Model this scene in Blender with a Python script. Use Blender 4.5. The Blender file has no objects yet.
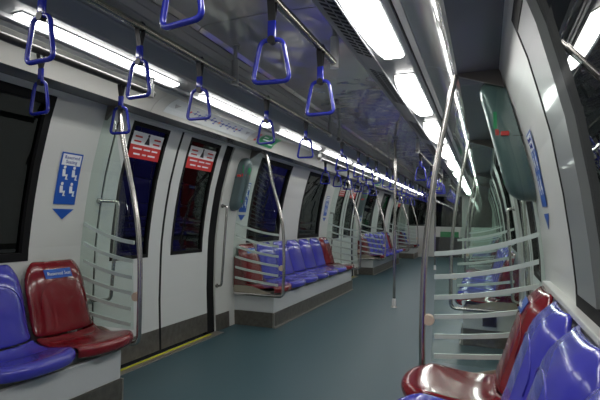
import bpy, bmesh, math, random
from mathutils import Vector, Matrix
random.seed(7)
S = bpy.context.scene
COL = S.collection

# ------------------------------------------------------------------ camera, world, exposure
F_PX, VPX, VPY = 470.0, 486.0, 223.0
fx, fy, fz = VPX - 300, VPY - 200, F_PX
n = math.sqrt(fx*fx + fy*fy + fz*fz)
Fc = Vector((fx/n, fy/n, fz/n))                       # car axis (+Y) seen in camera coords (x right, y down, z fwd)
Uc = Vector((0, -1, 0)); Uc = (Uc - Fc*Uc.dot(Fc)).normalized()
Xc = Fc.cross(Uc)
if Xc.x < 0: Xc = -Xc
cam_d = bpy.data.cameras.new('camera')
cam = bpy.data.objects.new('camera', cam_d); COL.objects.link(cam)
right = Vector((Xc.x, Fc.x, Uc.x)); down = Vector((Xc.y, Fc.y, Uc.y)); fwd = Vector((Xc.z, Fc.z, Uc.z))
M = Matrix.Identity(4)
for i in range(3):
    M[i][0] = right[i]; M[i][1] = -down[i]; M[i][2] = -fwd[i]
M.translation = (1.15, 0, 1.15)
cam.matrix_world = M
cam_d.sensor_fit = 'HORIZONTAL'; cam_d.sensor_width = 36.0
cam_d.lens = F_PX/600*36.0
cam_d.clip_start = 0.02; cam_d.clip_end = 100
S.camera = cam

w = bpy.data.worlds.new('tunnel_dark'); S.world = w; w.use_nodes = True
w.node_tree.nodes['Background'].inputs[0].default_value = (0.01, 0.011, 0.013, 1)
w.node_tree.nodes['Background'].inputs[1].default_value = 0.3
S.view_settings.view_transform = 'Standard'; S.view_settings.look = 'None'
S.view_settings.gamma = 1; S.view_settings.use_curve_mapping = False
S.view_settings.exposure = 0.88
LIGHT = 10.0                                            # emission of the ceiling light diffusers

# ------------------------------------------------------------------ materials
def mat(name, rgb, rough=.5, metal=0, coat=0, bump=None, noise=None, spec=.5, emit=0):
    m = bpy.data.materials.new(name); m.use_nodes = True
    nt = m.node_tree; b = nt.nodes['Principled BSDF']
    b.inputs['Base Color'].default_value = (*rgb, 1)
    b.inputs['Roughness'].default_value = rough
    b.inputs['Metallic'].default_value = metal
    b.inputs['Coat Weight'].default_value = coat
    b.inputs['Coat Roughness'].default_value = .05
    b.inputs['Specular IOR Level'].default_value = spec
    if emit:
        b.inputs['Emission Color'].default_value = (*rgb, 1); b.inputs['Emission Strength'].default_value = emit
    if bump or noise:
        tc = nt.nodes.new('ShaderNodeTexCoord')
    if bump:                                           # (scale, strength, distance)
        nz = nt.nodes.new('ShaderNodeTexNoise'); nz.inputs['Scale'].default_value = bump[0]
        bp = nt.nodes.new('ShaderNodeBump'); bp.inputs['Strength'].default_value = bump[1]; bp.inputs['Distance'].default_value = bump[2]
        nt.links.new(tc.outputs['Object'], nz.inputs['Vector']); nt.links.new(nz.outputs['Fac'], bp.inputs['Height'])
        nt.links.new(bp.outputs['Normal'], b.inputs['Normal'])
    if noise:                                          # (scale, rgb2, lo, hi)
        nz = nt.nodes.new('ShaderNodeTexNoise'); nz.inputs['Scale'].default_value = noise[0]; nz.inputs['Detail'].default_value = 4
        rp = nt.nodes.new('ShaderNodeValToRGB')
        rp.color_ramp.elements[0].position = noise[2]; rp.color_ramp.elements[1].position = noise[3]
        rp.color_ramp.elements[0].color = (*rgb, 1); rp.color_ramp.elements[1].color = (*noise[1], 1)
        nt.links.new(tc.outputs['Object'], nz.inputs['Vector']); nt.links.new(nz.outputs['Fac'], rp.inputs[0])
        nt.links.new(rp.outputs[0], b.inputs['Base Color'])
    return m

def glass(name, tint, ior, rough=0.0):
    m = bpy.data.materials.new(name); m.use_nodes = True
    nt = m.node_tree; nt.nodes.clear()
    o = nt.nodes.new('ShaderNodeOutputMaterial'); mx = nt.nodes.new('ShaderNodeMixShader')
    t = nt.nodes.new('ShaderNodeBsdfTransparent'); g = nt.nodes.new('ShaderNodeBsdfGlossy'); fr = nt.nodes.new('ShaderNodeFresnel')
    t.inputs[0].default_value = (*tint, 1); g.inputs['Roughness'].default_value = rough; fr.inputs['IOR'].default_value = ior
    gm = nt.nodes.new('ShaderNodeNewGeometry'); iv = nt.nodes.new('ShaderNodeMapRange')     # thin sheet: same reflectance from both faces
    iv.inputs['To Min'].default_value = ior; iv.inputs['To Max'].default_value = 1/ior
    nt.links.new(gm.outputs['Backfacing'], iv.inputs['Value']); nt.links.new(iv.outputs['Result'], fr.inputs['IOR'])
    nt.links.new(fr.outputs[0], mx.inputs[0]); nt.links.new(t.outputs[0], mx.inputs[1]); nt.links.new(g.outputs[0], mx.inputs[2])
    nt.links.new(mx.outputs[0], o.inputs[0])
    return m

MT = {
 'floor': mat('teal_speckled_vinyl', (.025, .065, .080), .42, noise=(170, (.046, .100, .118), .42, .66), bump=(220, .12, .002)),
 'wall': mat('white_wall_laminate', (.60, .61, .58), .33, bump=(3, .03, .02)),
 'cove': mat('white_cove_panel', (.62, .61, .56), .09, coat=1),
 'soffit': mat('grey_soffit', (.16, .16, .172), .25),
 'ceil': mat('polished_grey_ceiling', (.80, .78, .75), .13, metal=.65, bump=(2.6, .5, .03)),
 'strip': mat('grey_ceiling_strip', (.30, .31, .315), .38),
 'dark': mat('black_rubber', (.006, .006, .0065), .7, spec=.2),
 'slot': mat('black_slot', (.006, .006, .006), .8),
 'door': mat('pale_grey_door_leaf', (.60, .62, .60), .35),
 'frameg': mat('grey_window_frame', (.20, .215, .21), .35, coat=.2),
 'steel': mat('brushed_stainless_steel', (.40, .375, .33), .38, metal=.85, noise=(40, (.48, .45, .40), .35, .7)),
 'kick': mat('dull_steel_kickplate', (.14, .13, .11), .42, metal=.6, noise=(25, (.19, .18, .155), .35, .7)),
 'pole': mat('polished_steel_pole', (.52, .50, .475), .26, metal=1),
 'rail': mat('dark_bronze_rail', (.035, .033, .03), .35, metal=0),
 'rail_bright': mat('pale_bronze_rail', (.34, .32, .28), .22, metal=1),
 'white': mat('white_bracket', (.72, .72, .70), .35),
 'grey': mat('grey_bracket', (.30, .31, .31), .35, metal=.3),
 'bracket': mat('brown_grey_bracket', (.16, .14, .125), .4, metal=.4),
 'blue': mat('glossy_blue_plastic', (.055, .055, .42), .19, coat=.3, bump=(1.5, .04, .02)),
 'red': mat('glossy_maroon_plastic', (.18, .007, .013), .19, coat=.3, bump=(1.5, .04, .02)),
 'hblue': mat('blue_handle_plastic', (.018, .026, .33), .2, coat=.5),
 'band': mat('black_webbing', (.012, .012, .014), .5),
 'sign': mat('blue_sign', (.012, .085, .42), .35),
 'ink': mat('white_print', (.80, .82, .83), .4),
 'navy': mat('navy_print', (.02, .04, .30), .4),
 'redp': mat('red_print', (.55, .03, .025), .4),
 'greenp': mat('green_print', (.01, .26, .09), .4),
 'orange': mat('orange_print', (.7, .2, .03), .4),
 'mapw': mat('pale_map_panel', (.66, .69, .69), .25, coat=.3),
 'box': mat('slate_teal_housing', (.085, .125, .13), .28, coat=.3),
 'yellow': mat('yellow_line', (.62, .62, .02), .5),
 'cream': mat('cream_disc', (.62, .50, .38), .4),
 'tan': mat('beige_side_panel', (.30, .27, .21), .45),
 'base': mat('pale_bench_base', (.56, .585, .585), .3),
 'frost': mat('frosted_stripe', (.50, .58, .54), .45),
 'green': mat('green_panel', (.005, .22, .06), .4),
 'black': mat('black_console', (.01, .011, .013), .4),
 'win': glass('tinted_window_glass', (.30, .33, .33), 1.62),
 'pane': glass('clear_partition_glass', (.90, .955, .93), 1.45),
 'tunnel': mat('dark_tunnel_concrete', (.03, .03, .032), .9, noise=(2, (.05, .05, .052), .3, .7)),
 'lamp': mat('lit_diffuser', (1.0, .985, .96), .4, emit=LIGHT),
 'amber': mat('amber_signal_lamp', (1.0, .45, .12), .4, emit=6),
 'wlamp': mat('white_signal_lamp', (1, .95, .85), .4, emit=5),
 'tag': mat('yellow_green_tag', (.5, .62, .02), .5),
}

# ------------------------------------------------------------------ helpers
def obj(name, bm, m, parent=None, smooth=False, kind=None, loc=None):
    bmesh.ops.recalc_face_normals(bm, faces=bm.faces)
    me = bpy.data.meshes.new(name); bm.to_mesh(me); bm.free()
    if smooth:
        for p in me.polygons: p.use_smooth = True
        if smooth is not True: me.set_sharp_from_angle(angle=math.radians(smooth))
    for k in (m if isinstance(m, (list, tuple)) else [m]): me.materials.append(MT[k])
    o = bpy.data.objects.new(name, me); COL.objects.link(o)
    if loc: o.location = loc
    if parent: o.parent = parent
    if kind: o['kind'] = kind
    return o

def tag(o, label, cat, group=None):
    o['label'] = label; o['category'] = cat
    if group: o['group'] = group
    return o

def empty(name, loc=(0, 0, 0), rz=0, label=None, cat=None, group=None):
    o = bpy.data.objects.new(name, None); COL.objects.link(o)
    o.location = loc; o.rotation_euler = (0, 0, rz); o.empty_display_size = .1
    if label: tag(o, label, cat, group)
    return o

def dup(o, parent=None):
    c = o.copy(); COL.objects.link(c)
    if parent: c.parent = parent
    for ch in list(o.children): dup(ch, c)
    return c

def box(bm, x0, x1, y0, y1, z0, z1, bev=0):
    r = bmesh.ops.create_cube(bm, size=1)
    for v in r['verts']:
        v.co = Vector(((x0+x1)/2 + v.co.x*(x1-x0), (y0+y1)/2 + v.co.y*(y1-y0), (z0+z1)/2 + v.co.z*(z1-z0)))
    if bev:
        es = {e for v in r['verts'] for e in v.link_edges}
        bmesh.ops.bevel(bm, geom=list(es), offset=bev, segments=2, affect='EDGES', profile=.5)
    return bm

def tube(bm, pts, r, n=10, closed=False, flat=1.0):
    pts = [Vector(p) for p in pts]; N = len(pts); rings = []
    up = None
    for i, p in enumerate(pts):
        if closed: t = (pts[(i+1) % N] - pts[i-1]).normalized()
        else: t = (pts[min(i+1, N-1)] - pts[max(i-1, 0)]).normalized()
        if up is None:
            up = Vector((0, 0, 1)) if abs(t.z) < .9 else Vector((0, 1, 0))
        a = (up - t*up.dot(t)).normalized(); b = t.cross(a); up = a
        rr = r[i] if isinstance(r, (list, tuple)) else r
        rings.append([bm.verts.new(p + a*(rr*math.cos(2*math.pi*k/n)) + b*(rr*flat*math.sin(2*math.pi*k/n))) for k in range(n)])
    for i in range(N if closed else N-1):
        A, Bq = rings[i], rings[(i+1) % N]
        for k in range(n): bm.faces.new((A[k], A[(k+1) % n], Bq[(k+1) % n], Bq[k]))
    if not closed:
        bm.faces.new(rings[0][::-1]); bm.faces.new(rings[-1])
    return bm

def smooth_path(pts, n=8):
    pts = [Vector(p) for p in pts]; out = []
    P = [pts[0]*2 - pts[1]] + pts + [pts[-1]*2 - pts[-2]]
    for i in range(1, len(P)-2):
        for k in range(n):
            t = k/n; p0, p1, p2, p3 = P[i-1], P[i], P[i+1], P[i+2]
            out.append(.5*((2*p1) + (p2-p0)*t + (2*p0-5*p1+4*p2-p3)*t*t + (3*p1-p0-3*p2+p3)*t**3))
    out.append(pts[-1]); return out

def fillet(pts, rad, n=5, closed=False):
    pts = [Vector(p) for p in pts]; out = []; N = len(pts)
    for i, p in enumerate(pts):
        if not closed and i in (0, N-1): out.append(p); continue
        a = pts[i-1]; b = pts[(i+1) % N]
        r = min(rad, (a-p).length*.48, (b-p).length*.48)
        p0 = p + (a-p).normalized()*r; p1 = p + (b-p).normalized()*r
        for k in range(n+1):
            t = k/n; out.append((1-t)**2*p0 + 2*t*(1-t)*p + t*t*p1)
    return out

def ext_y(bm, prof, y0, y1):
    """closed (x,z) outline extruded along the car"""
    A = [bm.verts.new((x, y0, z)) for x, z in prof]; Bq = [bm.verts.new((x, y1, z)) for x, z in prof]
    k = len(prof)
    for i in range(k): bm.faces.new((A[i], A[(i+1) % k], Bq[(i+1) % k], Bq[i]))
    bm.faces.new(A); bm.faces.new(Bq[::-1]); return bm

def shell_y(bm, line, thick, y0, y1):
    """open (x,z) polyline thickened outward (normal = left of the direction) and extruded along the car"""
    L = [Vector((a[0], a[1])) for a in line]; off = []
    for i, p in enumerate(L):
        t = (L[min(i+1, len(L)-1)] - L[max(i-1, 0)]).normalized()
        off.append(p + Vector((-t.y, t.x))*thick)
    return ext_y(bm, [tuple(p) for p in L] + [tuple(p) for p in reversed(off)], y0, y1)

def plate(bm, poly, y0=None, d=Vector((0, 0, 1)), t=.003):
    """flat polygon of 3-D points given thickness t along d"""
    A = [bm.verts.new(Vector(p)) for p in poly]; Bq = [bm.verts.new(Vector(p) + Vector(d)*t) for p in poly]
    k = len(A)
    for i in range(k): bm.faces.new((A[i], A[(i+1) % k], Bq[(i+1) % k], Bq[i]))
    bm.faces.new(A); bm.faces.new(Bq[::-1]); return bm

def text_bm(txt, size, align='CENTER', spacing=1.0):
    c = bpy.data.curves.new('lettering', 'FONT'); c.body = txt; c.size = size; c.align_x = align; c.align_y = 'CENTER'
    c.extrude = .0006; c.resolution_u = 2; c.space_line = spacing
    o = bpy.data.objects.new('lettering', c); COL.objects.link(o)
    bpy.context.view_layer.update()
    me = bpy.data.meshes.new_from_object(o.evaluated_get(bpy.context.evaluated_depsgraph_get()))
    bm = bmesh.new(); bm.from_mesh(me)
    bpy.data.objects.remove(o); bpy.data.curves.remove(c); bpy.data.meshes.remove(me)
    return bm

# wall cross-section: distance from the car's centre line by height
WP = [(0, 1.405), (.45, 1.43), (.8, 1.43), (.95, 1.425), (1.1, 1.41), (1.25, 1.39), (1.45, 1.355), (1.6, 1.317), (1.72, 1.285), (1.82, 1.25), (1.9, 1.222), (2.05, 1.16), (2.2, 1.08)]
def wx(z):
    for (z0, x0), (z1, x1) in zip(WP, WP[1:]):
        if z <= z1: return x0 + (x1-x0)*(z-z0)/(z1-z0)
    return WP[-1][1]

def wp(bm, s, y0, y1, z0, z1, off=0.0, thick=.05):
    """curved wall piece on side s (-1 left, +1 right); off > 0 stands proud of the wall into the car"""
    zs = sorted({z0, z1} | {z for z, _ in WP if z0 < z < z1} | {z0 + (z1-z0)*k/4 for k in range(1, 4)})
    inner = [(s*(wx(z)-off), z) for z in zs]; outer = [(s*(wx(z)-off+thick), z) for z in reversed(zs)]
    return ext_y(bm, inner + outer, y0, y1)

def wpt(s, y, z, off):
    return Vector((s*(wx(z)-off), y, z))

def on_wall(bm, s, y, z, off):
    """bend a flat bmesh (x right as read, y up) onto the wall, centred at (y,z)"""
    for v in bm.verts:
        yy = y + (v.co.x if s < 0 else -v.co.x); zz = z + v.co.y
        v.co = wpt(s, yy, zz, off + v.co.z)
    return bm

Y0, Y1 = -3.2, 16.3
SIDES = ((-1, 'left'), (1, 'right'))
ORD = ['nearest', 'second', 'third', 'fourth', 'fifth', 'sixth', 'seventh', 'eighth', 'ninth', 'tenth', 'eleventh', 'twelfth', 'thirteenth', 'fourteenth', 'fifteenth', 'sixteenth']

# ------------------------------------------------------------------ floor
bm = bmesh.new(); box(bm, -1.40, 1.40, Y0, Y1, -.06, 0); obj('floor', bm, 'floor', kind='structure')

# ------------------------------------------------------------------ walls, doors, windows
# along each side: doors (opening y0..y1) and windows (y0..y1, z0..z1)
DOORS = {-1: [(2.60, 4.05), (8.0, 9.45), (13.4, 14.85)], 1: [(2.86, 4.31), (8.2, 9.65), (13.55, 15.0)]}
WINS = {-1: [(-.9, .2), (.55, 2.05), (4.83, 5.76), (6.42, 7.36), (10.2, 11.15), (11.8, 12.7)],
        1: [(-.9, .2), (.45, 1.77), (4.98, 5.9), (6.56, 7.5), (10.4, 11.3), (12.0, 12.9)]}
WZ = (.875, 1.86)
DZ = 1.88
nwin = ndoor = 0
for s, side in SIDES:
    bm = bmesh.new()
    spans = sorted([(a-.03, b+.14, 'd') for a, b in DOORS[s]] + [(a, b, 'w') for a, b in WINS[s]])
    y = Y0
    for a, b, k in spans:
        wp(bm, s, y, a, 0, 2.1)
        if k == 'w':
            wp(bm, s, a, b, 0, WZ[0]); wp(bm, s, a, b, WZ[1], 2.1)
        else:
            wp(bm, s, a, b, DZ, 2.1)
        y = b
    wp(bm, s, y, Y1, 0, 2.1)
    wall = obj('wall_' + side, bm, 'wall', kind='structure')
    # windows
    for (a, b) in WINS[s]:
        nwin += 1
        bm = bmesh.new(); fw = .045; z0, z1 = WZ
        wide = s > 0 and b < 2 and b > 1
        if wide: fw = .02
        for q in ((a, a+fw, z0, z1), (b-fw, b, z0, z1), (a+fw, b-fw, z0, z0+.05), (a+fw, b-fw, z1-.05, z1)):
            wp(bm, s, q[0], q[1], q[2], q[3], off=.004, thick=.05)
        wroot = obj('window_%d' % nwin, bm, 'dark', kind='structure')
        if wide:                                        # broad grey inner frame
            bm = bmesh.new(); wp(bm, s, b-.30, b-fw, z0+.05, z1-.05, off=.002, thick=.03); wp(bm, s, a+fw, a+.10, z0+.05, z1-.05, off=.002, thick=.03)
            obj('window_frame', bm, 'frameg', wroot); b -= .28
        bm = bmesh.new(); wp(bm, s, a+fw, b-fw, z0+.05, z1-.05, off=-.022, thick=.008)
        obj('pane', bm, 'win', wroot)
    # doors
    for (a, b) in DOORS[s]:
        ndoor += 1
        m = (a+b)/2
        bm = bmesh.new()                                # rubber-lined jambs around the leaves
        ja = a-.03
        wp(bm, s, ja, a+.01, 0, DZ, off=-.02, thick=.05); wp(bm, s, b-.01, b+.14, 0, DZ, off=-.02, thick=.05)
        wp(bm, s, m-.014, m+.014, 0.02, DZ, off=-.012, thick=.04)
        d = obj('door_%d' % ndoor, bm, 'dark', kind='structure')
        for (l0, l1, near) in ((a, m-.014, 1), (m+.014, b, 0)):
            w0, w1 = (l0+.13, l1-.155) if near else (l0+.12, l1-.10)
            if not near: w0, w1 = l0+.115, l1-.10
            zb, zt = .82, 1.86
            bm = bmesh.new(); off = -.012
            wp(bm, s, l0, w0, .21, DZ, off, .03); wp(bm, s, w1, l1, .21, DZ, off, .03)
            wp(bm, s, w0, w1, .21, zb, off, .03); wp(bm, s, w0, w1, zt, DZ, off, .03)
            leaf = obj('door_leaf', bm, 'door', d)
            bm = bmesh.new(); wp(bm, s, l0, l1, .03, .21, off+.001, .03); obj('kick_plate', bm, 'kick', leaf)
            bm = bmesh.new(); fw = .028
            for q in ((w0, w0+fw, zb, zt), (w1-fw, w1, zb, zt), (w0+fw, w1-fw, zb, zb+fw), (w0+fw, w1-fw, zt-fw, zt)):
                wp(bm, s, q[0], q[1], q[2], q[3], off+.003, .03)
            obj('window_gasket', bm, 'dark', leaf)
            bm = bmesh.new(); wp(bm, s, w0+fw, w1-fw, zb+fw, zt-fw, off-.012, .008); obj('pane', bm, 'win', leaf)
            # red and white safety sticker at the top of the glass
            c = (w0+w1)/2; hw = (w1-w0)/2 - fw - .01
            bm = bmesh.new(); wp(bm, s, c-hw, c+hw, 1.60, 1.70, off-.0095, .002); st = obj('safety_sticker', bm, 'redp', leaf)
            bm = bmesh.new(); wp(bm, s, c-hw, c+hw, 1.70, 1.795, off-.0095, .002); obj('sticker_header', bm, 'ink', leaf)
            if l0 < 9:
                bm = bmesh.new()                        # rows of small white print, too fine to read
                for zz, ws in ((1.672, (-.8, -.25, -.12, .3, .42, .8)), (1.632, (-.7, -.3, -.15, .1, .22, .7))):
                    for q in range(0, 6, 2): wp(bm, s, c+ws[q]*hw, c+ws[q+1]*hw, zz-.006, zz+.006, off-.0075, .0015)
                obj('fine_print', bm, 'ink', leaf, kind='stuff')
                bm = bmesh.new()                        # black pictogram and red prints on the white half
                for pts in ([(-.03, -.03), (-.005, .03), (.005, .03), (.03, -.03)],):
                    plate(bm, [(x, yy, 0) for x, yy in pts], t=.001)
                bmesh.ops.create_circle(bm, cap_ends=True, segments=10, radius=.012, matrix=Matrix.Translation((0, .038, .0005)))
                on_wall(bm, s, c, 1.742, off-.0085); obj('pictogram', bm, 'black', leaf)
                bm = bmesh.new()
                for sx in (-1, 1):
                    for k in range(2):
                        plate(bm, [(sx*.11+q[0], .018-.034*k+q[1], 0) for q in ((-.04, -.006), (.04, -.006), (.04, .006), (-.04, .006))], t=.001)
                for v in bm.verts: v.co.x *= hw/.18
                on_wall(bm, s, c, 1.742, off-.0085); obj('print', bm, 'redp', leaf)
        # threshold plate with a yellow line
        bm = bmesh.new(); x0, x1 = sorted((s*1.31, s*1.41)); box(bm, x0, x1, ja, b+.14, 0, .006)
        th = obj('threshold_plate', bm, 'steel', d)
        bm = bmesh.new(); x0, x1 = sorted((s*1.372, s*1.392)); box(bm, x0, x1, a, b, .006, .010); obj('yellow_line', bm, 'yellow', th)

# end bulkhead behind the camera and front of the train
bm = bmesh.new(); box(bm, -1.45, 1.45, Y0-.06, Y0, 0, 2.35); obj('wall_back', bm, 'wall', kind='structure')

# skirting along the walls between door zones (stainless)
nt_ = 0
def skirting(s, a, b):
    global nt_
    nt_ += 1
    bm = bmesh.new(); wp(bm, s, a, b, 0, .165, off=.006, thick=.006); obj('baseboard_%s_%d' % ('left' if s < 0 else 'right', nt_), bm, 'kick', kind='structure')
for s in (-1, 1):
    for a, b in DOORS[s]:
        skirting(s, b+.14, b+.40); skirting(s, a-.20, a-.03)

# ------------------------------------------------------------------ ceiling
ceil = None
bm = bmesh.new()
box(bm, -1.25, 1.25, Y0, Y1, 2.36, 2.42)
ceil = obj('ceiling', bm, 'strip', kind='structure')
ys = [-3.2, -1.9, -.45, 1.0, 2.3, 3.75, 5.15, 6.55, 8.0, 9.4, 10.8, 12.2, 13.6, 15.0, 16.3]
for a, b in zip(ys, ys[1:]):                           # polished centre panels with open joints
    bm = bmesh.new()
    shell_y(bm, [(.42, 2.245), (.40, 2.268), (.34, 2.28), (0, 2.29), (-.34, 2.28), (-.40, 2.268), (-.42, 2.245)], -.02, a+.004, b-.004)
    obj('centre_panel', bm, 'ceil', ceil, smooth=30)
for s, side in SIDES:
    def sh(pts): return [(s*x, z) for x, z in pts]
    th = .015*s
    bm = bmesh.new()                                    # stepped strip between the centre panel and the lights
    shell_y(bm, sh([(.424, 2.24), (.426, 2.20), (.434, 2.195), (.434, 2.15), (.444, 2.145), (.444, 2.105), (.452, 2.10), (.456, 2.087), (.474, 2.079), (.477, 2.072), (.494, 2.069), (.588, 2.026), (.591, 2.015), (.60, 2.012), (.60, 2.022), (.775, 2.022), (.775, 2.003), (.80, 2.001)]), th, Y0, Y1)
    obj('ridged_strip', bm, 'strip', ceil)
    bm = bmesh.new(); shell_y(bm, sh([(.80, 2.012), (.812, 2.012)]), th, Y0, Y1); obj('dark_groove', bm, 'slot', ceil)
    bm = bmesh.new(); shell_y(bm, sh([(.812, 1.999), (.845, 1.989)]), th, Y0, Y1); obj('grey_trim', bm, 'strip', ceil)
    for a, b in zip(ys, ys[1:]):
        bm = bmesh.new()
        shell_y(bm, sh([(x, z + (.034*max(0, (x-.80)/.2) if s > 0 else 0)) for x, z in ((.845, 1.988), (.88, 1.978), (.915, 1.963), (.945, 1.944), (.97, 1.92), (.985, 1.901), (.995, 1.885), (1.0, 1.876))]), th, a+.002+.3, b-.002+.3 if b < 16 else b)
        obj('cove_panel', bm, 'cove', ceil, smooth=35)
    bm = bmesh.new()
    shell_y(bm, sh([(1.0, 1.887), (1.21, 1.896), (1.25, 1.9)] if s < 0 else [(1.0, 1.922), (1.19, 1.928), (1.25, 1.93)]), th, Y0, Y1)
    obj('trim_%d' % (1 if s < 0 else 2), bm, 'soffit', kind='structure')

# ceiling lights: bowed inner edge, straight outer edge
LY = [1.365 + 1.408*k for k in range(-3, 10)]
def light_outline(s, y0, L, grow=0):
    pts = [(s*(.754+grow), y0-grow), (s*(.754+grow), y0+L+grow)]
    for k in range(13):
        t = 1-k/12; bow = (.038 if s > 0 else .006)*(1-(2*t-1)**2)**.7 if 0 < t < 1 else 0
        pts.append((s*((.648 if s > 0 else .700)-bow-grow), y0-grow + (L+2*grow)*t))
    return pts
for s, side in SIDES:
    for k, y in enumerate(LY):
        LL = 1.07
        if s < 0: y += .035; LL = 1.11
        if True:
            i = k-3
            where = ('%s light from the camera in the %s row' % (ORD[i], side)) if i >= 0 else 'behind the camera, %s in the %s row' % (ORD[-1-i], side)
            r = empty('ceiling_light', (s*.7, y, 2.013), label='lit white ceiling light, ' + where, cat='light', group='ceiling lights, %s row' % side)
            bm = bmesh.new(); plate(bm, [(px-s*.7, py-y, .004) for px, py in light_outline(s, y, LL, .008)], t=.018); obj('frame', bm, 'grey', r)
            bm = bmesh.new(); rg = [[bm.verts.new((px-s*.7, py-y, zz)) for px, py in light_outline(s, y, LL, g)] for g, zz in ((0, .006), (-.003, -.006), (-.012, -.014))]
            for A, Bq in zip(rg, rg[1:]):
                for i in range(len(A)): bm.faces.new((A[i], A[(i+1) % len(A)], Bq[(i+1) % len(A)], Bq[i]))
            bm.faces.new(rg[0]); bm.faces.new(rg[-1]); obj('diffuser', bm, 'lamp', r)

# air vents in the ridged strip beside the lights
for s, side in SIDES:
    for k, (a, b) in enumerate(((1.55, 2.45), (2.75, 3.55), (4.3, 5.2), (5.6, 6.6)) if s > 0 else ()):
        r = empty('air_vent', (s*.55, (a+b)/2, 2.05), label='slotted black air vent, %s from the camera beside the %s ceiling lights' % (ORD[k], side), cat='vent', group='ceiling air vents, %s side' % side)
        def q(t): return Vector((s*(.499 + .084*t), 0, 2.0667 - .0384*t))      # across the slope
        nrm = Vector((-s*.0384, 0, -.084)).normalized()
        def pl(bm, t0, t1, ya, yb, o, th):
            p0, p1 = q(t0)+nrm*o, q(t1)+nrm*o
            plate(bm, [p0+Vector((-s*.55, ya-(a+b)/2, -2.05)), p1+Vector((-s*.55, ya-(a+b)/2, -2.05)), p1+Vector((-s*.55, yb-(a+b)/2, -2.05)), p0+Vector((-s*.55, yb-(a+b)/2, -2.05))], d=nrm, t=th)
        bm = bmesh.new(); pl(bm, 0, .42, a, b, -.001, .004); pl(bm, .58, 1, a, b, -.001, .004); obj('slot_row', bm, 'slot', r)
        bm = bmesh.new()
        for j in range(int((b-a)/.05)+1):
            pl(bm, 0, 1, a+j*.05, a+j*.05+.012, .0025, .003)
        obj('slats', bm, 'strip', r, kind='stuff')

# ------------------------------------------------------------------ seats
SW = .44
SEAT_PATH = [  # distance from the wall toward the aisle, height
 (.028, .872), (.032, .860), (.042, .805), (.060, .735), (.084, .660), (.104, .590), (.118, .535), (.138, .484), (.166, .446),
 (.21, .420), (.29, .410), (.37, .415), (.44, .426), (.49, .434), (.525, .435), (.548, .424), (.558, .408), (.556, .385), (.545, .362)]
def seat_grid(i0, i1):
    nu = 12; P = SEAT_PATH; bm = bmesh.new(); rows = []
    L = [0]
    for a, b in zip(P, P[1:]): L.append(L[-1] + math.dist(a, b))
    for i in range(i0, i1):
        x, z = P[i]; s_top = L[i]; s_front = L[14]-L[i]
        hw = SW/2
        R = .145
        if s_top < R: hw = SW/2 - R*.75 + .75*math.sqrt(max(R*R-(R-s_top-.008)**2, 0))
        row = []
        for k in range(nu+1):
            u = -1 + 2*k/nu
            yy = hw*u
            dish = (1-u*u)
            xx, zz = x, z
            if i <= 7: xx += .072*(1-abs(u)**4)*min(1, .22+s_top/.09)
            else: zz -= .007*(dish-.4)*max(0, min(1, (15-i)/5))
            if i > 7 and i < 10: xx += .072*(1-abs(u)**4)*(10-i)/3
            if i >= 9: xx += .07*(1-abs(u)**2.6 - .8)*min(1, (i-8)/6)
            row.append(bm.verts.new((xx, yy, zz)))
        rows.append(row)
    for a, b in zip(rows, rows[1:]):
        for k in range(nu): bm.faces.new((a[k], a[k+1], b[k+1], b[k]))
    return bm
def solid(bm, t):
    bmesh.ops.recalc_face_normals(bm, faces=bm.faces)
    up = sum((f.normal.z + f.normal.x for f in bm.faces))
    if up < 0:
        for f in bm.faces: f.normal_flip()
    top = list(bm.verts); bm.normal_update()
    mp = {v: bm.verts.new(v.co - v.normal*t) for v in top}
    faces = list(bm.faces); bnd = [e for e in bm.edges if len(e.link_faces) == 1]
    for f in faces: bm.faces.new([mp[v] for v in reversed(f.verts)])
    for e in bnd:
        a, b = e.verts; bm.faces.new((a, b, mp[b], mp[a]))
    return bm
def make_seat(colour):
    r = empty('moulded_seat')
    bk = obj('backrest', solid(seat_grid(0, 9), .016), colour, r, smooth=True)
    pn = obj('seat_pan', solid(seat_grid(8, len(SEAT_PATH)), .016), colour, r, smooth=True)
    for o in (bk, pn):
        md = o.modifiers.new('round', 'SUBSURF'); md.levels = 1; md.render_levels = 1
    # raised piping that arches across the backrest
    bm = bmesh.new(); pts = []
    for k in range(17):
        t = math.pi*k/16; yy = -.165*math.cos(t); zz = .60 + .165*math.sin(t)**.7
        x = None
        for (xa, za), (xb, zb) in zip(SEAT_PATH, SEAT_PATH[1:]):
            if zb <= zz <= za: x = xa + (xb-xa)*(za-zz)/(za-zb); break
        pts.append((x + .072*(1-abs(yy/.22)**4)*min(1, .22+(.872-zz)/.09), yy, zz))
    tube(bm, pts, .0028, 5); obj('moulded_rib', bm, colour, r, smooth=True)
    if colour == 'red':
        pl_ = bmesh.new()
        def bend(b, o, dy=0, dz=0):
            for v in b.verts:
                yy = v.co.x - .025; zz = .795 + v.co.y + dz
                x = None
                for (xa, za), (xb, zb) in zip(SEAT_PATH, SEAT_PATH[1:]):
                    if zb <= zz <= za: x = xa + (xb-xa)*(za-zz)/(za-zb); break
                v.co = Vector((x + .072*(1-abs(yy/.22)**4)*min(1, .22+(.872-zz)/.09) + o + v.co.z, yy, zz))
            return b
        N = 6
        for k in range(N):
            a = -.095 + .19*k/N; b = -.095 + .19*(k+1)/N
            plate(pl_, [(a, -.026, 0), (b, -.026, 0), (b, .026, 0), (a, .026, 0)], t=.002)
        pk = obj('reserved_sticker', bend(pl_, .002), 'sign', r)
        obj('lettering', bend(text_bm('Reserved Seat', .029), .0045), 'ink', pk)
    return r
seat_proto = {'blue': make_seat('blue'), 'red': make_seat('red')}
used = {}
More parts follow.
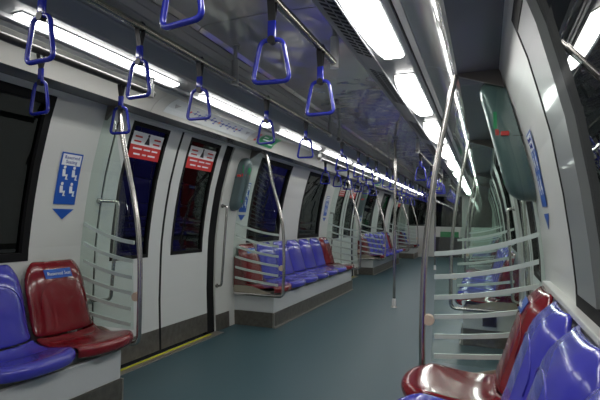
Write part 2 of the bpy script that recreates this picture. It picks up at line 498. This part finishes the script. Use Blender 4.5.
def place_seat(s, y, colour, label, group, shift=0):
    if colour not in used: o = seat_proto[colour]; used[colour] = 1
    else: o = dup(seat_proto[colour])
    # local +x points from wall to aisle
    o.location = (s*1.43, y, 0); o.rotation_euler = (0, 0, 0 if s < 0 else math.pi)
    o.scale = (1+shift, 1, 1)
    if colour == 'red': SIDE_PANELS.append((o, (-1 if 'near end' in label else 1)*(-s)))
    tag(o, label, 'seat', group)

def bench(s, y0, count, first_red, last_red, name, shown=None, shift=0, cut=0, inset=0):
    """run of seats starting at y0 (near end); builds the base, seats and returns y1"""
    side = 'left' if s < 0 else 'right'
    y1 = y0 + count*.45
    ye = y1; y1 -= cut
    r = empty('bench_base', (s*1.2, (y0+y1)/2, 0), label='pale seat base with steel kickplate under the %s' % name, cat='bench base')
    cx, cy = s*1.2, (y0+y1)/2
    xa, xb = sorted((s*(.945+inset), s*1.425))
    bm = bmesh.new(); box(bm, xa-cx, xb-cx, y0+.02-cy, y1-.02-cy, .155, .33, .006); obj('base_panel', bm, 'base', r)
    xa, xb = sorted((s*(.935+inset), s*1.415))
    bm = bmesh.new(); box(bm, xa-cx, xb-cx, y0+.012-cy, y1-.012-cy, 0, .155); obj('kick_plate', bm, 'kick', r)
    xa, xb = sorted((s*(.915+inset), s*(.937+inset)))
    bm = bmesh.new(); box(bm, xa-cx, xb-cx, y0+.005-cy, y1-.005-cy, 0, .012); obj('bottom_bead', bm, 'steel', r)
    for p in ((y0+.008, y0+.02), (y1-.02, y1-.008)):
        xa, xb = sorted((s*(.93+inset), s*(.95+inset))); bm = bmesh.new(); box(bm, xa-cx, xb-cx, p[0]-cy, p[1]-cy, .0, .156); obj('corner_strip', bm, 'steel', r)
    xa, xb = sorted((s*.97, s*1.41))
    bm = bmesh.new(); box(bm, xa-cx, xb-cx, y0+.01-cy, y1-.01-cy, .33, .385); obj('seat_rail', bm, 'kick', r)
    for k in range(count):
        if shown and k not in shown: continue
        y = y0 + .45*(k+.5)
        red = (k == 0 and first_red) or (k == count-1 and last_red)
        if red:
            which = 'near' if k == 0 else 'far'
            lab = 'maroon moulded reserved seat at the %s end of the %s' % (which, name)
        else:
            lab = 'blue moulded seat, %s from the near end of the %s' % (ORD[k].replace('nearest', 'first'), name)
        place_seat(s, y, 'red' if red else 'blue', lab, 'moulded seats of the ' + name, shift)
    return ye

SIDE_PANELS = []
bench(-1, 2.43-.45*2, 2, False, True, 'near left bench', cut=.075)
bench(-1, 4.56, 7, True, True, 'left middle bench')
bench(-1, 9.92, 7, True, True, 'far left bench', inset=.14)
bench(-1, 14.98, 2, True, False, 'short last left bench')
bench(1, 2.52-.45*5, 5, False, True, 'near right bench', shift=.14, cut=.06)
bench(1, 4.72, 7, True, True, 'right middle bench')
bench(1, 10.1, 7, True, True, 'far right bench')
for o, e in SIDE_PANELS:                               # the end seats close off to the wall with a maroon side panel
    bm = bmesh.new(); y_ = e*.214
    plate(bm, [(x-.004, y_, z) for x, z in SEAT_PATH[3:10]] + [(.21, y_, .40), (.003, y_, .40), (.003, y_, .735)], d=(0, e, 0), t=.006)
    obj('side_panel', bm, 'red', o)
# ledge behind the near right seats
bm = bmesh.new(); box(bm, 1.395, 1.432, -1.0, 2.48, .862, .885, .004); obj('trim_3', bm, 'wall', kind='structure')
r = empty('socket_cover', (1.18, 4.714, .26), label='dark square socket cover on the end of the right middle bench base', cat='socket')
bm = bmesh.new(); box(bm, -.06, .06, -.003, .012, -.065, .065, .002); obj('cover', bm, 'black', r)
bm = bmesh.new(); box(bm, -.045, .045, -.005, -.002, -.05, .05); obj('inset', bm, 'dark', r)

# ------------------------------------------------------------------ glass partitions with bent poles
POLE = [(1.12, 1.885), (1.09, 1.69), (1.03, 1.46), (.975, 1.26), (.935, 1.07), (.912, .85), (.905, .60), (.905, .46)]
POLES = {'far': [(1.085, 1.89), (1.03, 1.80), (.955, 1.51), (.865, 1.22), (.825, .99), (.812, .63), (.818, .46)],
         'right': [(1.004, 1.925), (.972, 1.78), (.93, 1.57), (.88, 1.26), (.85, .95), (.84, .60), (.84, .46)]}
def partition(s, y, label, toward, prof=None, tail=True):
    """toward: +1 when the bench lies on the far (+Y) side"""
    r = empty('glass_partition', (s*1.2, y, 0), label=label, cat='partition', group='glass partitions at the bench ends')
    L = lambda x, yy, z: (s*x - s*1.2, yy - y, z)
    pole = POLES.get(prof, POLE); dx = .905-pole[-1][0]
    pts = smooth_path([L(x, y, z) for x, z in pole], 5)
    if tail:
        pts += fillet([L(.905-dx, y, .46), L(.905-dx, y, .345), L(1.40, y, .345)], .10, 6)[1:]
    bm = bmesh.new(); tube(bm, pts, .0165, 10); obj('bent_pole', bm, 'pole', r, smooth=50)
    # glass: wall edge follows the wall, free edge follows the pole
    zs = [.43 + (1.86-.43)*k/14 for k in range(15)]
    def px(z):
        for (xa, za), (xb, zb) in zip(pole, pole[1:]):
            if zb <= z <= za: return xa + (xb-xa)*(za-z)/(za-zb)
        return pole[-1][0]
    inner = [L(px(z)+.045+.02*math.sin((z-.43)/1.43*math.pi), y-.005, z) for z in zs]
    outer = [L(wx(z)-.012, y-.005, z) for z in reversed(zs)]
    bm = bmesh.new(); plate(bm, inner+outer, d=(0, 1, 0), t=.010); obj('glass_pane', bm, 'pane', r)
    for k in range(6):                                 # frosted curved stripes
        zc = (.46, .56, .66, .76, .865, .985)[k]
        for_y = y - .0075
        A = []; Bq = []
        for j in range(9):
            t = j/8; x = .965-dx + (1.388-.965+dx)*t; lift = (.02 + .012*k)*t*t + .035*t
            hh = .0115
            A.append(L(x, for_y, zc+lift-hh)); Bq.append(L(x, for_y, zc+lift+hh))
        bm = bmesh.new(); plate(bm, A+Bq[::-1], d=(0, 1, 0), t=.015); obj('frosted_stripe', bm, 'frost', r)
    for z in (.64, 1.62):                              # round clamps holding the glass to the pole
        bm = bmesh.new()
        bmesh.ops.create_cone(bm, cap_ends=True, segments=16, radius1=.031, radius2=.027, depth=.024, matrix=Matrix.Translation(L(px(z)+.03, y, z)) @ Matrix.Rotation(math.pi/2, 4, 'X'))
        if z < 1: obj('clamp_disc', bm, 'cream', r)
        else: bm.free()
    # bracket plate under the soffit, tapering to the wall
    bm = bmesh.new()
    zo = .034 if s > 0 else 0
    plate(bm, [L(pole[0][0]-.02, y-.012, 1.886+zo), L(1.215, y-.012, 1.893+zo), L(1.235, y-.012, 1.80+zo), L(pole[0][0]+.05, y-.012, 1.862+zo)], d=(0, 1, 0), t=.024)
    obj('top_bracket', bm, 'bracket', r)
    if tail:                                           # side shield under the glass
        bm = bmesh.new()
        plate(bm, [L(.95, y+toward*.012, .36), L(1.41, y+toward*.012, .36), L(1.41, y+toward*.012, .43), L(1.2, y+toward*.012, .43)], d=(0, 1, 0), t=.006)
        obj('side_shield', bm, 'tan', r)
    return r
partition(-1, 2.44, 'clear striped glass partition beside the near left maroon seat', -1)
partition(-1, 4.53, 'striped glass partition at the near end of the left middle bench', 1, 'far')
partition(-1, 7.76, 'striped glass partition at the far end of the left middle bench', -1, 'far')
partition(-1, 9.87, 'striped glass partition at the near end of the far left bench', 1, 'far')
partition(-1, 13.12, 'striped glass partition at the far end of the far left bench', -1, 'far')
partition(-1, 14.94, 'striped glass partition beside the short left bench by the train front', 1, 'far')
partition(1, 2.55, 'large striped glass partition beside the maroon seat at lower right', -1, 'right')
partition(1, 4.68, 'striped glass partition seen through the near right partition', 1, 'right')
partition(1, 7.95, 'striped glass partition at the far end of the right middle bench', -1, 'right')
partition(1, 10.05, 'striped glass partition at the near end of the far right bench', 1, 'right')

# ------------------------------------------------------------------ grab rails on the door jambs
def grab(s, y, label, lean=0.0, off=.06, z0=.46, z1=1.28):
    pts = fillet([wpt(s, y, z1, -.005), wpt(s, y+lean, z1, off), wpt(s, y+lean, z0, off), wpt(s, y, z0, -.005)], .035, 5)
    bm = bmesh.new(); tube(bm, [p - Vector((s*1.37, y, .85)) for p in pts], .0125, 10)
    o = obj('grab_rail', bm, 'pole', None, smooth=50, loc=(s*1.37, y, .85)); tag(o, label, 'grab rail', 'vertical grab rails beside the doors')
    bm = bmesh.new()
    for z in (z1, z0):
        bmesh.ops.create_cone(bm, cap_ends=True, segments=14, radius1=.022, radius2=.022, depth=.012, matrix=Matrix.Translation(wpt(s, y, z, .005) - Vector((s*1.37, y, .85))) @ Matrix.Rotation(math.pi/2, 4, 'Y'))
    obj('mounting_collar', bm, 'pole', o)
grab(-1, 2.555, 'steel grab rail behind the near left glass partition', .085, .10, .56, 1.26)
grab(-1, 4.215, 'steel grab rail on the white pillar right of the first left door')
grab(-1, 7.86, 'steel grab rail just before the second left door')
grab(1, 2.66, 'steel grab rail on the near jamb of the first right door')
grab(1, 4.55, 'steel grab rail on the far jamb of the first right door')

# ------------------------------------------------------------------ emergency boxes on the pillars
def emergency_box(s, y, label, z0=1.235, z1=1.80, dep=.10):
    wdt = .20 if s > 0 else .16
    r = empty('emergency_box', (s*wx(1.5), y, 1.5), label=label, cat='emergency box')
    cx = s*wx(1.5)
    # rounded outline in Y-Z, extruded from the (sloping) wall, domed at both ends
    def ring(o, grow):
        pts = []
        hz = (z1-z0)/2; zc = (z0+z1)/2; hy = wdt/2
        for (sy, sz, a0) in ((1, 1, 0), (-1, 1, 90), (-1, -1, 180), (1, -1, 270)):
            rad = .085
            for k in range(6):
                a = math.radians(a0 + 90*k/5)
                yy = sy*(hy-rad) + rad*math.cos(a); zz = sz*(hz-rad) + rad*math.sin(a)
                yy *= grow[0]; zz *= grow[1]
                z = zc + zz
                pts.append(Vector((s*(wx(z)-o) - cx, yy, z-1.5)))
        return pts
    bm = bmesh.new(); rings = [[bm.verts.new(p) for p in ring(o, g)] for o, g in ((.002, (1, 1)), (dep*.4, (1, 1)), (dep*.65, (1, .97)), (dep*.84, (.99, .91)), (dep*.95, (.96, .84)), (dep, (.90, .74)))]
    for A, Bq in zip(rings, rings[1:]):
        k = len(A)
        for i in range(k): bm.faces.new((A[i], A[(i+1) % k], Bq[(i+1) % k], Bq[i]))
    bm.faces.new(rings[0]); bm.faces.new(rings[-1])
    obj('housing', bm, 'box', r, smooth=40)
    def face(ya, yb, za, zb, m, name, o=dep+.001, t=.002):
        bm = bmesh.new(); wp(bm, s, ya, yb, z0+za, z0+zb, off=o+t, thick=t)
        for v in bm.verts: v.co -= Vector((cx, 0, 1.5))
        return obj(name, bm, m, r)
    face(-.075, .075, .355, .358, 'slot', 'cover_joint')
    face(-.02, .05, .385, .455, 'greenp', 'green_label')
    face(-.04, .06, .362, .383, 'redp', 'red_label')
    for k, m in enumerate(('redp', 'orange', 'greenp')):
        face(-.015, .015, .20-.055*k, .225-.055*k, m, 'indicator')
    bm = bmesh.new(); box(bm, -.02, .02, -.115, -.095, -.035, -.012, .004)      # red pull lever on the near side
    for v in bm.verts: v.co += Vector((s*(wx(1.625)-wx(1.5)) - s*dep*.55, 0, .125))
    obj('red_lever', bm, 'redp', r)
    for sy in (-1,):                                    # joint that runs round the side of the cover
        bm = bmesh.new(); plate(bm, [(-s*.012, sy*(wdt/2+.0005), .088), (-s*dep*.5, sy*(wdt/2+.0005), .088), (-s*dep*.5, sy*(wdt/2+.0005), .092), (-s*.012, sy*(wdt/2+.0005), .092)], d=(0, sy, 0), t=.001); obj('side_joint', bm, 'slot', r)
    def side(xa, xb, za, zb, m, name):
        bm = bmesh.new(); plate(bm, [(-s*xa, -(wdt/2+.0005), za), (-s*xb, -(wdt/2+.0005), za), (-s*(xb+.002), -(wdt/2+.0005), zb), (-s*(xa+.002), -(wdt/2+.0005), zb)], d=(0, -1, 0), t=.0015)
        for v in bm.verts: v.co.x += s*(wx(1.5+za)-wx(1.5))
        obj(name, bm, m, r)
    side(dep*.82, dep*.95, .13, .215, 'greenp', 'green_label'); side(dep*.82, dep*.95, .095, .125, 'redp', 'red_label')
    return r
emergency_box(-1, 4.43, 'slate grey emergency box on the pillar right of the first left door')
emergency_box(1, 2.665, 'large slate grey emergency box with red lever on the right pillar', 1.265, 1.895, .13)
emergency_box(-1, 9.72, 'distant slate grey emergency box on the pillar after the second left door')

# ------------------------------------------------------------------ reserved seating signs
def pictogram(bm, x, y, sc):
    bmesh.ops.create_circle(bm, cap_ends=True, segments=10, radius=.0095*sc, matrix=Matrix.Translation((x-.004*sc, y+.032*sc, .0006)))
    for pts in ([(-.016, .02), (.003, .02), (.006, -.008), (-.014, -.010)], [(-.014, -.010), (.006, -.008), (.022, -.006), (.020, -.016), (-.012, -.020)], [(.012, -.010), (.022, -.008), (.018, -.036), (.008, -.036)], [(.008, -.036), (.026, -.036), (.026, -.031), (.010, -.031)]):
        plate(bm, [(x+a*sc, y+b*sc, 0) for a, b in pts], t=.0008)
def reserved_sign(s, y, label, words=True):
    r = empty('reserved_seating_sign', (0, 0, 0), label=label, cat='sign')
    zc = 1.39
    base = wpt(s, y, zc, 0); r.location = base
    def fin(bm, m, name, off, p):
        on_wall(bm, s, y, zc, off)
        for v in bm.verts: v.co -= base
        return obj(name, bm, m, p)
    bm = bmesh.new()
    for k in range(5):
        a = -.165 + .33*k/5; b = -.165 + .33*(k+1)/5
        plate(bm, [(-.083, a, 0), (.083, a, 0), (.083, b, 0), (-.083, b, 0)], t=.001)
    pn = fin(bm, 'sign', 'panel', .004, r)
    bm = bmesh.new(); plate(bm, [(-.072, .085, 0), (.072, .085, 0), (.072, .155, 0), (-.072, .155, 0)], t=.001); hd = fin(bm, 'ink', 'header', .0055, pn)
    if words:
        bm = text_bm('Reserved\nSeating', .031, spacing=.9)
        for v in bm.verts: v.co.y += .120
        fin(bm, 'navy', 'lettering', .0072, pn)
    for (px, py) in ((-.036, .035), (.038, .035), (-.036, -.07), (.038, -.07)):
        bm = bmesh.new(); pictogram(bm, px, py, 1.15); fin(bm, 'ink', 'seated_figure', .0056, pn)
    bm = bmesh.new(); plate(bm, [(-.083, -.195, 0), (.0, -.262, 0), (.083, -.195, 0)], t=.001); fin(bm, 'sign', 'down_arrow', .002, r)
reserved_sign(-1, 2.265, 'blue reserved seating sign on the white pillar above the near left maroon seat')
reserved_sign(-1, 4.66, 'blue reserved seating sign beside the left slate grey emergency box')
reserved_sign(-1, 7.56, 'small blue reserved seating sign on the pillar before the second left door')
reserved_sign(1, 2.31, 'blue reserved seating sign on the right pillar, seen edge-on')
reserved_sign(-1, 10.02, 'distant blue reserved seating sign beyond the second left door', False)

# ------------------------------------------------------------------ route map and green sign on the left cove
COVE = [(.845, 1.988), (.88, 1.978), (.915, 1.963), (.945, 1.944), (.97, 1.92), (.985, 1.901), (.992, 1.89)]
cl = [0]
for a, b in zip(COVE, COVE[1:]): cl.append(cl[-1]+math.dist(a, b))
def cove_pt(s, y, d, o):
    """d = distance down the cove from its top edge"""
    d = max(0, min(cl[-1]-1e-4, d))
    for k in range(len(COVE)-1):
        if d <= cl[k+1]:
            t = (d-cl[k])/(cl[k+1]-cl[k]); a, b = COVE[k], COVE[k+1]
            x = a[0]+(b[0]-a[0])*t; z = a[1]+(b[1]-a[1])*t
            nx, nz = -(a[1]-b[1]), -(b[0]-a[0]); l = math.hypot(nx, nz)
            return Vector((s*(x+nx/l*o), y, z+nz/l*o))
def on_cove(bm, s, y, d, o, base):
    for v in bm.verts: v.co = cove_pt(s, y + (v.co.x if s < 0 else -v.co.x), d - v.co.y, o + v.co.z) - base
    return bm
def strip_plate(bm, hw, h0, h1, t=.0015):
    for k in range(6):
        a = h0+(h1-h0)*k/6; b = h0+(h1-h0)*(k+1)/6
        plate(bm, [(-hw, a, 0), (hw, a, 0), (hw, b, 0), (-hw, b, 0)], t=t)
def route_map(s, y, label):
    base = cove_pt(s, y, .09, 0)
    r = empty('route_map', base, label=label, cat='route map')
    bm = bmesh.new(); strip_plate(bm, .62, -.075, .075); obj('panel', on_cove(bm, s, y, .09, .003, base), 'mapw', r)
    bm = bmesh.new()
    xs = [-.36+.058*k for k in range(14)]
    plate(bm, [(-.38, -.002, 0), (.42, -.002, 0), (.42, .002, 0), (-.38, .002, 0)], t=.001)
    obj('route_line', on_cove(bm, s, y, .09, .0052, base), 'navy', r)
    for k, x in enumerate(xs):
        bm = bmesh.new(); h = .012
        bmesh.ops.create_circle(bm, cap_ends=True, segments=8, radius=h, matrix=Matrix.Translation((x, 0, .0008)))
        o = obj('station_dot', on_cove(bm, s, y, .09, .006, base), 'orange' if k == 7 else ('redp' if k in (0, 12) else 'navy'), r)
    bm = bmesh.new()
    for k, x in enumerate(xs):
        sg = 1 if k % 2 else -1
        plate(bm, [(x-.014, sg*.03-.004, 0), (x+.016, sg*.03-.004, 0), (x+.016, sg*.03+.004, 0), (x-.014, sg*.03+.004, 0)], t=.001)
        plate(bm, [(x-.002, min(0, sg*.03), 0), (x+.002, min(0, sg*.03), 0), (x+.002, max(0, sg*.03), 0), (x-.002, max(0, sg*.03), 0)], t=.001)
    obj('station_names', on_cove(bm, s, y, .09, .0052, base), 'navy', r, kind='stuff')
    bm = bmesh.new(); plate(bm, [(-.57, .02, 0), (-.535, -.02, 0), (-.50, .02, 0)], t=.001); plate(bm, [(.50, .02, 0), (.535, -.02, 0), (.57, .02, 0)], t=.001)
    obj('grey_arrows', on_cove(bm, s, y, .09, .0052, base), 'grey', r)
route_map(-1, 3.33, 'pale route map panel with dotted blue line above the first left door')
route_map(-1, 8.72, 'distant pale route map panel above the second left door')
def green_sign(s, y, label):
    base = cove_pt(s, y, .09, 0)
    r = empty('exit_sign', base, label=label, cat='sign')
    bm = bmesh.new(); strip_plate(bm, .18, -.075, .075); obj('panel', on_cove(bm, s, y, .09, .003, base), 'greenp', r)
    bm = bmesh.new()
    plate(bm, [(-.12, -.008, 0), (.12, -.008, 0), (.12, .008, 0), (-.12, .008, 0)], t=.001)
    plate(bm, [(-.02, -.05, 0), (.0, -.05, 0), (.03, .05, 0), (.01, .05, 0)], t=.001)
    plate(bm, [(-.15, .03, 0), (-.06, .03, 0), (-.06, .045, 0), (-.15, .045, 0)], t=.001)
    plate(bm, [(.05, -.045, 0), (.15, -.045, 0), (.15, -.03, 0), (.05, -.03, 0)], t=.001)
    obj('white_print', on_cove(bm, s, y, .09, .0052, base), 'ink', r)
    bm = bmesh.new()
    for k in range(3): plate(bm, [(-.26, -.05+.04*k, 0), (-.225, -.05+.04*k, 0), (-.225, -.025+.04*k, 0), (-.26, -.025+.04*k, 0)], t=.001)
    obj('red_icons', on_cove(bm, s, y, .09, .003, base), 'redp', r)
green_sign(-1, 4.33, 'green emergency exit sign with white print at the end of the route map')
green_sign(-1, 9.75, 'distant green emergency exit sign above the second left door')

# ------------------------------------------------------------------ overhead rails
def overhead_rail(x, z, y0, y1, posts, label, ztop, post_mat, light_end=None):
    cy = (y0+y1)/2
    r = empty('overhead_rail', (x, cy, z), label=label, cat='handrail'); low = z < 2
    bm = bmesh.new(); tube(bm, [(0, y0-cy, 0), (0, y1-cy, 0)], .019, 12); obj('rail_bar', bm, 'rail' if low else 'rail_bright', r, smooth=50)
    for y in posts:
        bm = bmesh.new(); zt = ztop - z
        tube(bm, [(0, y-cy, zt*.5), (0, y-cy, zt)], .013, 10)
        bmesh.ops.create_cone(bm, cap_ends=True, segments=14, radius1=.032, radius2=.03, depth=.012, matrix=Matrix.Translation((0, y-cy, zt-.006)))
        p = obj('hanger_post', bm, 'grey', r, smooth=50)
        bm = bmesh.new(); tube(bm, [(0, y-cy, -.027), (0, y-cy, zt*.55)], .024, 12); obj('hanger_sleeve', bm, post_mat, p, smooth=50)
    return r
RZ = 2.05
overhead_rail(-.37, RZ, -1.0, 4.72, (-.6, 2.65, 4.66), 'long dark overhead rail left of the ceiling centre, nearest stretch', 2.285, 'grey')
overhead_rail(-.37, RZ, 4.95, 11.0, (5.0, 7.9, 10.95), 'dark overhead rail left of the ceiling centre, beyond the first stretch', 2.285, 'grey')
overhead_rail(-.37, RZ, 11.2, 15.9, (11.25, 15.85), 'farthest dark overhead rail left of the ceiling centre', 2.285, 'grey')
overhead_rail(.37, RZ-.03, -1.0, 2.47, (-.6, 2.45), 'overhead rail ending at a white post right of the ceiling centre', 2.28, 'white')
overhead_rail(.37, RZ-.03, 5.8, 9.3, (5.85, 9.25), 'distant overhead rail with white posts right of the ceiling centre', 2.28, 'white')
overhead_rail(.37, RZ-.03, 11.2, 15.9, (11.25, 15.85), 'farthest overhead rail right of the ceiling centre', 2.28, 'white')
overhead_rail(-.75, 1.905, -.6, 2.32, (-.4, 2.29), 'low dark rail above the near left bench', 2.006, 'grey')
overhead_rail(-.75, 1.905, 5.40, 8.7, (5.44, 8.66), 'low dark rail above the left middle bench and second door', 2.006, 'white')
overhead_rail(-.75, 1.905, 10.6, 14.2, (10.64, 14.16), 'low dark rail above the far left bench', 2.006, 'white')

# ------------------------------------------------------------------ strap handles
def make_strap():
    r = empty('strap_handle')
    # black webbing looped over the rail (rail centre at the origin)
    bm = bmesh.new()
    for sy in (-1, 1):
        pts = [(0, 0, .0225), (0, sy*.016, .016), (0, sy*.0225, 0), (0, sy*.018, -.03), (0, sy*.006, -.085), (0, sy*.004, -.10)]
        A = [Vector(p) + Vector((-.015, 0, 0)) for p in pts]; Bq = [Vector(p) + Vector((.015, 0, 0)) for p in pts]
        for i in range(len(pts)-1):
            vs = [bm.verts.new(p) for p in (A[i], Bq[i], Bq[i+1], A[i+1])]
            bm.faces.new(vs)
    bmesh.ops.remove_doubles(bm, verts=bm.verts, dist=.0001)
    solid(bm, .003); obj('webbing', bm, 'band', r)
    bm = bmesh.new(); box(bm, -.017, .017, -.0085, .0085, -.165, -.092, .004); obj('sleeve', bm, 'hblue', r, smooth=40)
    bm = bmesh.new(); tube(bm, [(0, -.011, -.170), (0, .011, -.170)], .0165, 12); obj('pivot', bm, 'band', r, smooth=40)
    pts = fillet([(-.046, 0, -.168), (.046, 0, -.168), (.078, 0, -.335), (-.078, 0, -.335)], .030, 5, closed=True)
    bm = bmesh.new(); tube(bm, pts, .0095, 10, closed=True); obj('grip_loop', bm, 'hblue', r, smooth=True)
    return r
strap0 = make_strap(); strap_used = [False]
def strap(x, y, z, rz, lab, group, k_=1.0):
    if strap_used[0]: o = dup(strap0)
    else: o = strap0; strap_used[0] = True
    o.location = (x, y, z); o.rotation_euler = (0, 0, rz); o.scale = (k_, k_, k_)
    tag(o, lab, 'strap handle', group)
def straps(x, z, ys_, rail, k_=1.0):
    for k, y in enumerate(ys_):
        strap(x, y, z, random.uniform(-.18, .12) if y < 4 else random.uniform(-.4, .4), 'blue triangular strap handle, %s from the camera along the %s' % (ORD[k], rail), 'strap handles on the ' + rail, k_)
straps(-.37, RZ, [1.225, 1.75, 2.25, 3.13, 3.95], 'near left centre rail')
straps(-.37, RZ, [5.10, 5.85, 6.35, 6.9, 7.7, 8.25, 8.8, 9.6, 10.2, 10.7], 'middle left centre rail')
straps(-.37, RZ, [11.7, 12.4, 13.0, 13.6, 14.2, 14.9], 'farthest left centre rail')
straps(.37, RZ-.03, [1.06, 1.64, 2.22], 'near right centre rail')
straps(.37, RZ-.03, [6.15, 7.45, 7.75, 8.2, 8.7, 9.1], 'distant right centre rail')
straps(.37, RZ-.03, [11.6, 12.2, 12.8, 13.5, 14.1], 'farthest right centre rail')
straps(-.75, 1.905, [1.54, 2.05], 'low near left rail', .86)
straps(-.75, 1.905, [5.66, 6.18, 6.72, 7.3, 7.85, 8.4], 'low middle left rail', .86)
straps(-.75, 1.905, [10.9, 11.5, 12.1, 12.7, 13.3], 'low far left rail', .86)

# ------------------------------------------------------------------ centre poles
def centre_pole(y, lab, x=0):
    r = empty('centre_pole', (x, y, 0), label=lab, cat='pole')
    bm = bmesh.new(); tube(bm, [(0, 0, 0), (0, 0, 2.29)], .018, 12); obj('shaft', bm, 'pole', r, smooth=50)
    bm = bmesh.new(); tube(bm, [(0, 0, 0), (0, 0, .10), (0, 0, .115)], [.027, .027, .02], 14); obj('foot_sleeve', bm, 'white', r, smooth=50)
    bm = bmesh.new(); bmesh.ops.create_cone(bm, cap_ends=True, segments=18, radius1=.045, radius2=.032, depth=.015, matrix=Matrix.Translation((0, 0, .0075))); obj('foot_flange', bm, 'steel', r)
    bm = bmesh.new(); bmesh.ops.create_cone(bm, cap_ends=True, segments=18, radius1=.03, radius2=.045, depth=.02, matrix=Matrix.Translation((0, 0, 2.275))); obj('top_flange', bm, 'grey', r)
centre_pole(6.4, 'vertical steel pole on a white foot in the middle of the aisle')
centre_pole(11.8, 'distant vertical steel pole farther down the aisle')

# ------------------------------------------------------------------ front of the train
yE = Y1
bm = bmesh.new()
box(bm, -1.45, -1.33, yE, yE+.12, 0, 2.4); box(bm, 1.33, 1.45, yE, yE+.12, 0, 2.4); box(bm, -1.33, 1.33, yE, yE+.12, 2.02, 2.4)
box(bm, -.70, -.42, yE-.01, yE+.1, 0, 2.02); box(bm, .42, .62, yE-.01, yE+.1, 0, 2.02)
we = obj('wall_front', bm, 'wall', kind='structure')
bm = bmesh.new(); box(bm, -1.33, 1.33, yE+.12, yE+.13, 1.0, 2.02); obj('windscreen', bm, 'win', we)
t = empty('driver_console', (-.92, yE-.2, 0), label='white driver console cabinet left of the front emergency door', cat='console')
bm = bmesh.new(); box(bm, -.44, .2, -.18, .15, 0, 1.02, .015); obj('cabinet', bm, 'wall', t)
bm = bmesh.new(); box(bm, -.36, .12, -.186, -.18, .10, .62, .002); obj('cabinet_door', bm, 'cove', t)
bm = bmesh.new(); box(bm, -.4, .16, -.15, .1, 1.02, 1.07, .01); obj('dark_top', bm, 'black', t)
t = empty('driver_console', (.95, yE-.2, 0), label='white driver console cabinet right of the front emergency door', cat='console')
bm = bmesh.new(); box(bm, -.3, .4, -.25, .15, 0, 1.0, .015); obj('cabinet', bm, 'wall', t)
bm = bmesh.new(); box(bm, -.22, .3, -.256, -.25, .1, .9, .002); obj('cabinet_door', bm, 'cove', t)
t = empty('front_emergency_door', (0, yE, 0), label='half-height front emergency door with green sign and dark lower panel', cat='door')
bm = bmesh.new(); box(bm, -.42, .42, -.03, .06, 0, .66); obj('lower_panel', bm, 'black', t)
bm = bmesh.new(); box(bm, -.42, .42, -.035, .06, .66, 1.0, .008); obj('upper_panel', bm, 'wall', t)
bm = bmesh.new(); box(bm, -.26, .32, -.045, -.034, .66, .84, .003); gp = obj('green_sign', bm, 'green', t)
t = empty('green_exit_panel', (-.61, yE-.02, 1.45), label='tall green panel on the white post left of the front door', cat='sign')
bm = bmesh.new(); box(bm, -.09, .05, -.012, .01, -.27, .27, .003); obj('panel', bm, 'green', t)
bm = bmesh.new(); box(bm, -.06, .02, -.015, -.011, .10, .2); obj('white_mark', bm, 'ink', t)
# tunnel ahead with two lamps
bm = bmesh.new(); box(bm, -2.4, 2.4, yE+14, yE+14.2, -1, 4); obj('tunnel_end', bm, 'tunnel', kind='structure')
for (x, z, m, lab) in ((-.06, 1.72, 'amber', 'amber tunnel lamp seen through the windscreen'), (.18, 1.52, 'wlamp', 'white tunnel lamp seen through the windscreen, right of the amber one')):
    r = empty('tunnel_lamp', (x-.05, yE+13.9, z), label=lab, cat='lamp')
    bm = bmesh.new(); bmesh.ops.create_uvsphere(bm, u_segments=12, v_segments=8, radius=.07); obj('lens', bm, m, r, smooth=True)
    bm = bmesh.new(); box(bm, -.03, .03, 0, .12, -.09, .03); obj('housing', bm, 'black', r)
# yellow-green tags hanging from the distant rail
r = empty('hanging_tag', (.37, 8.45, 2.0), label='two small yellow-green tags hung on a cord from the distant right rail', cat='tag')
bm = bmesh.new(); tube(bm, [(0, 0, .002), (.012, 0, -.12), (.012, 0, -.29)], .003, 6); obj('cord', bm, 'band', r)
for z in (-.14, -.26):
    bm = bmesh.new(); box(bm, -.035, .06, -.005, .005, z-.022, z+.022, .002); obj('tag_plate', bm, 'tag', r)
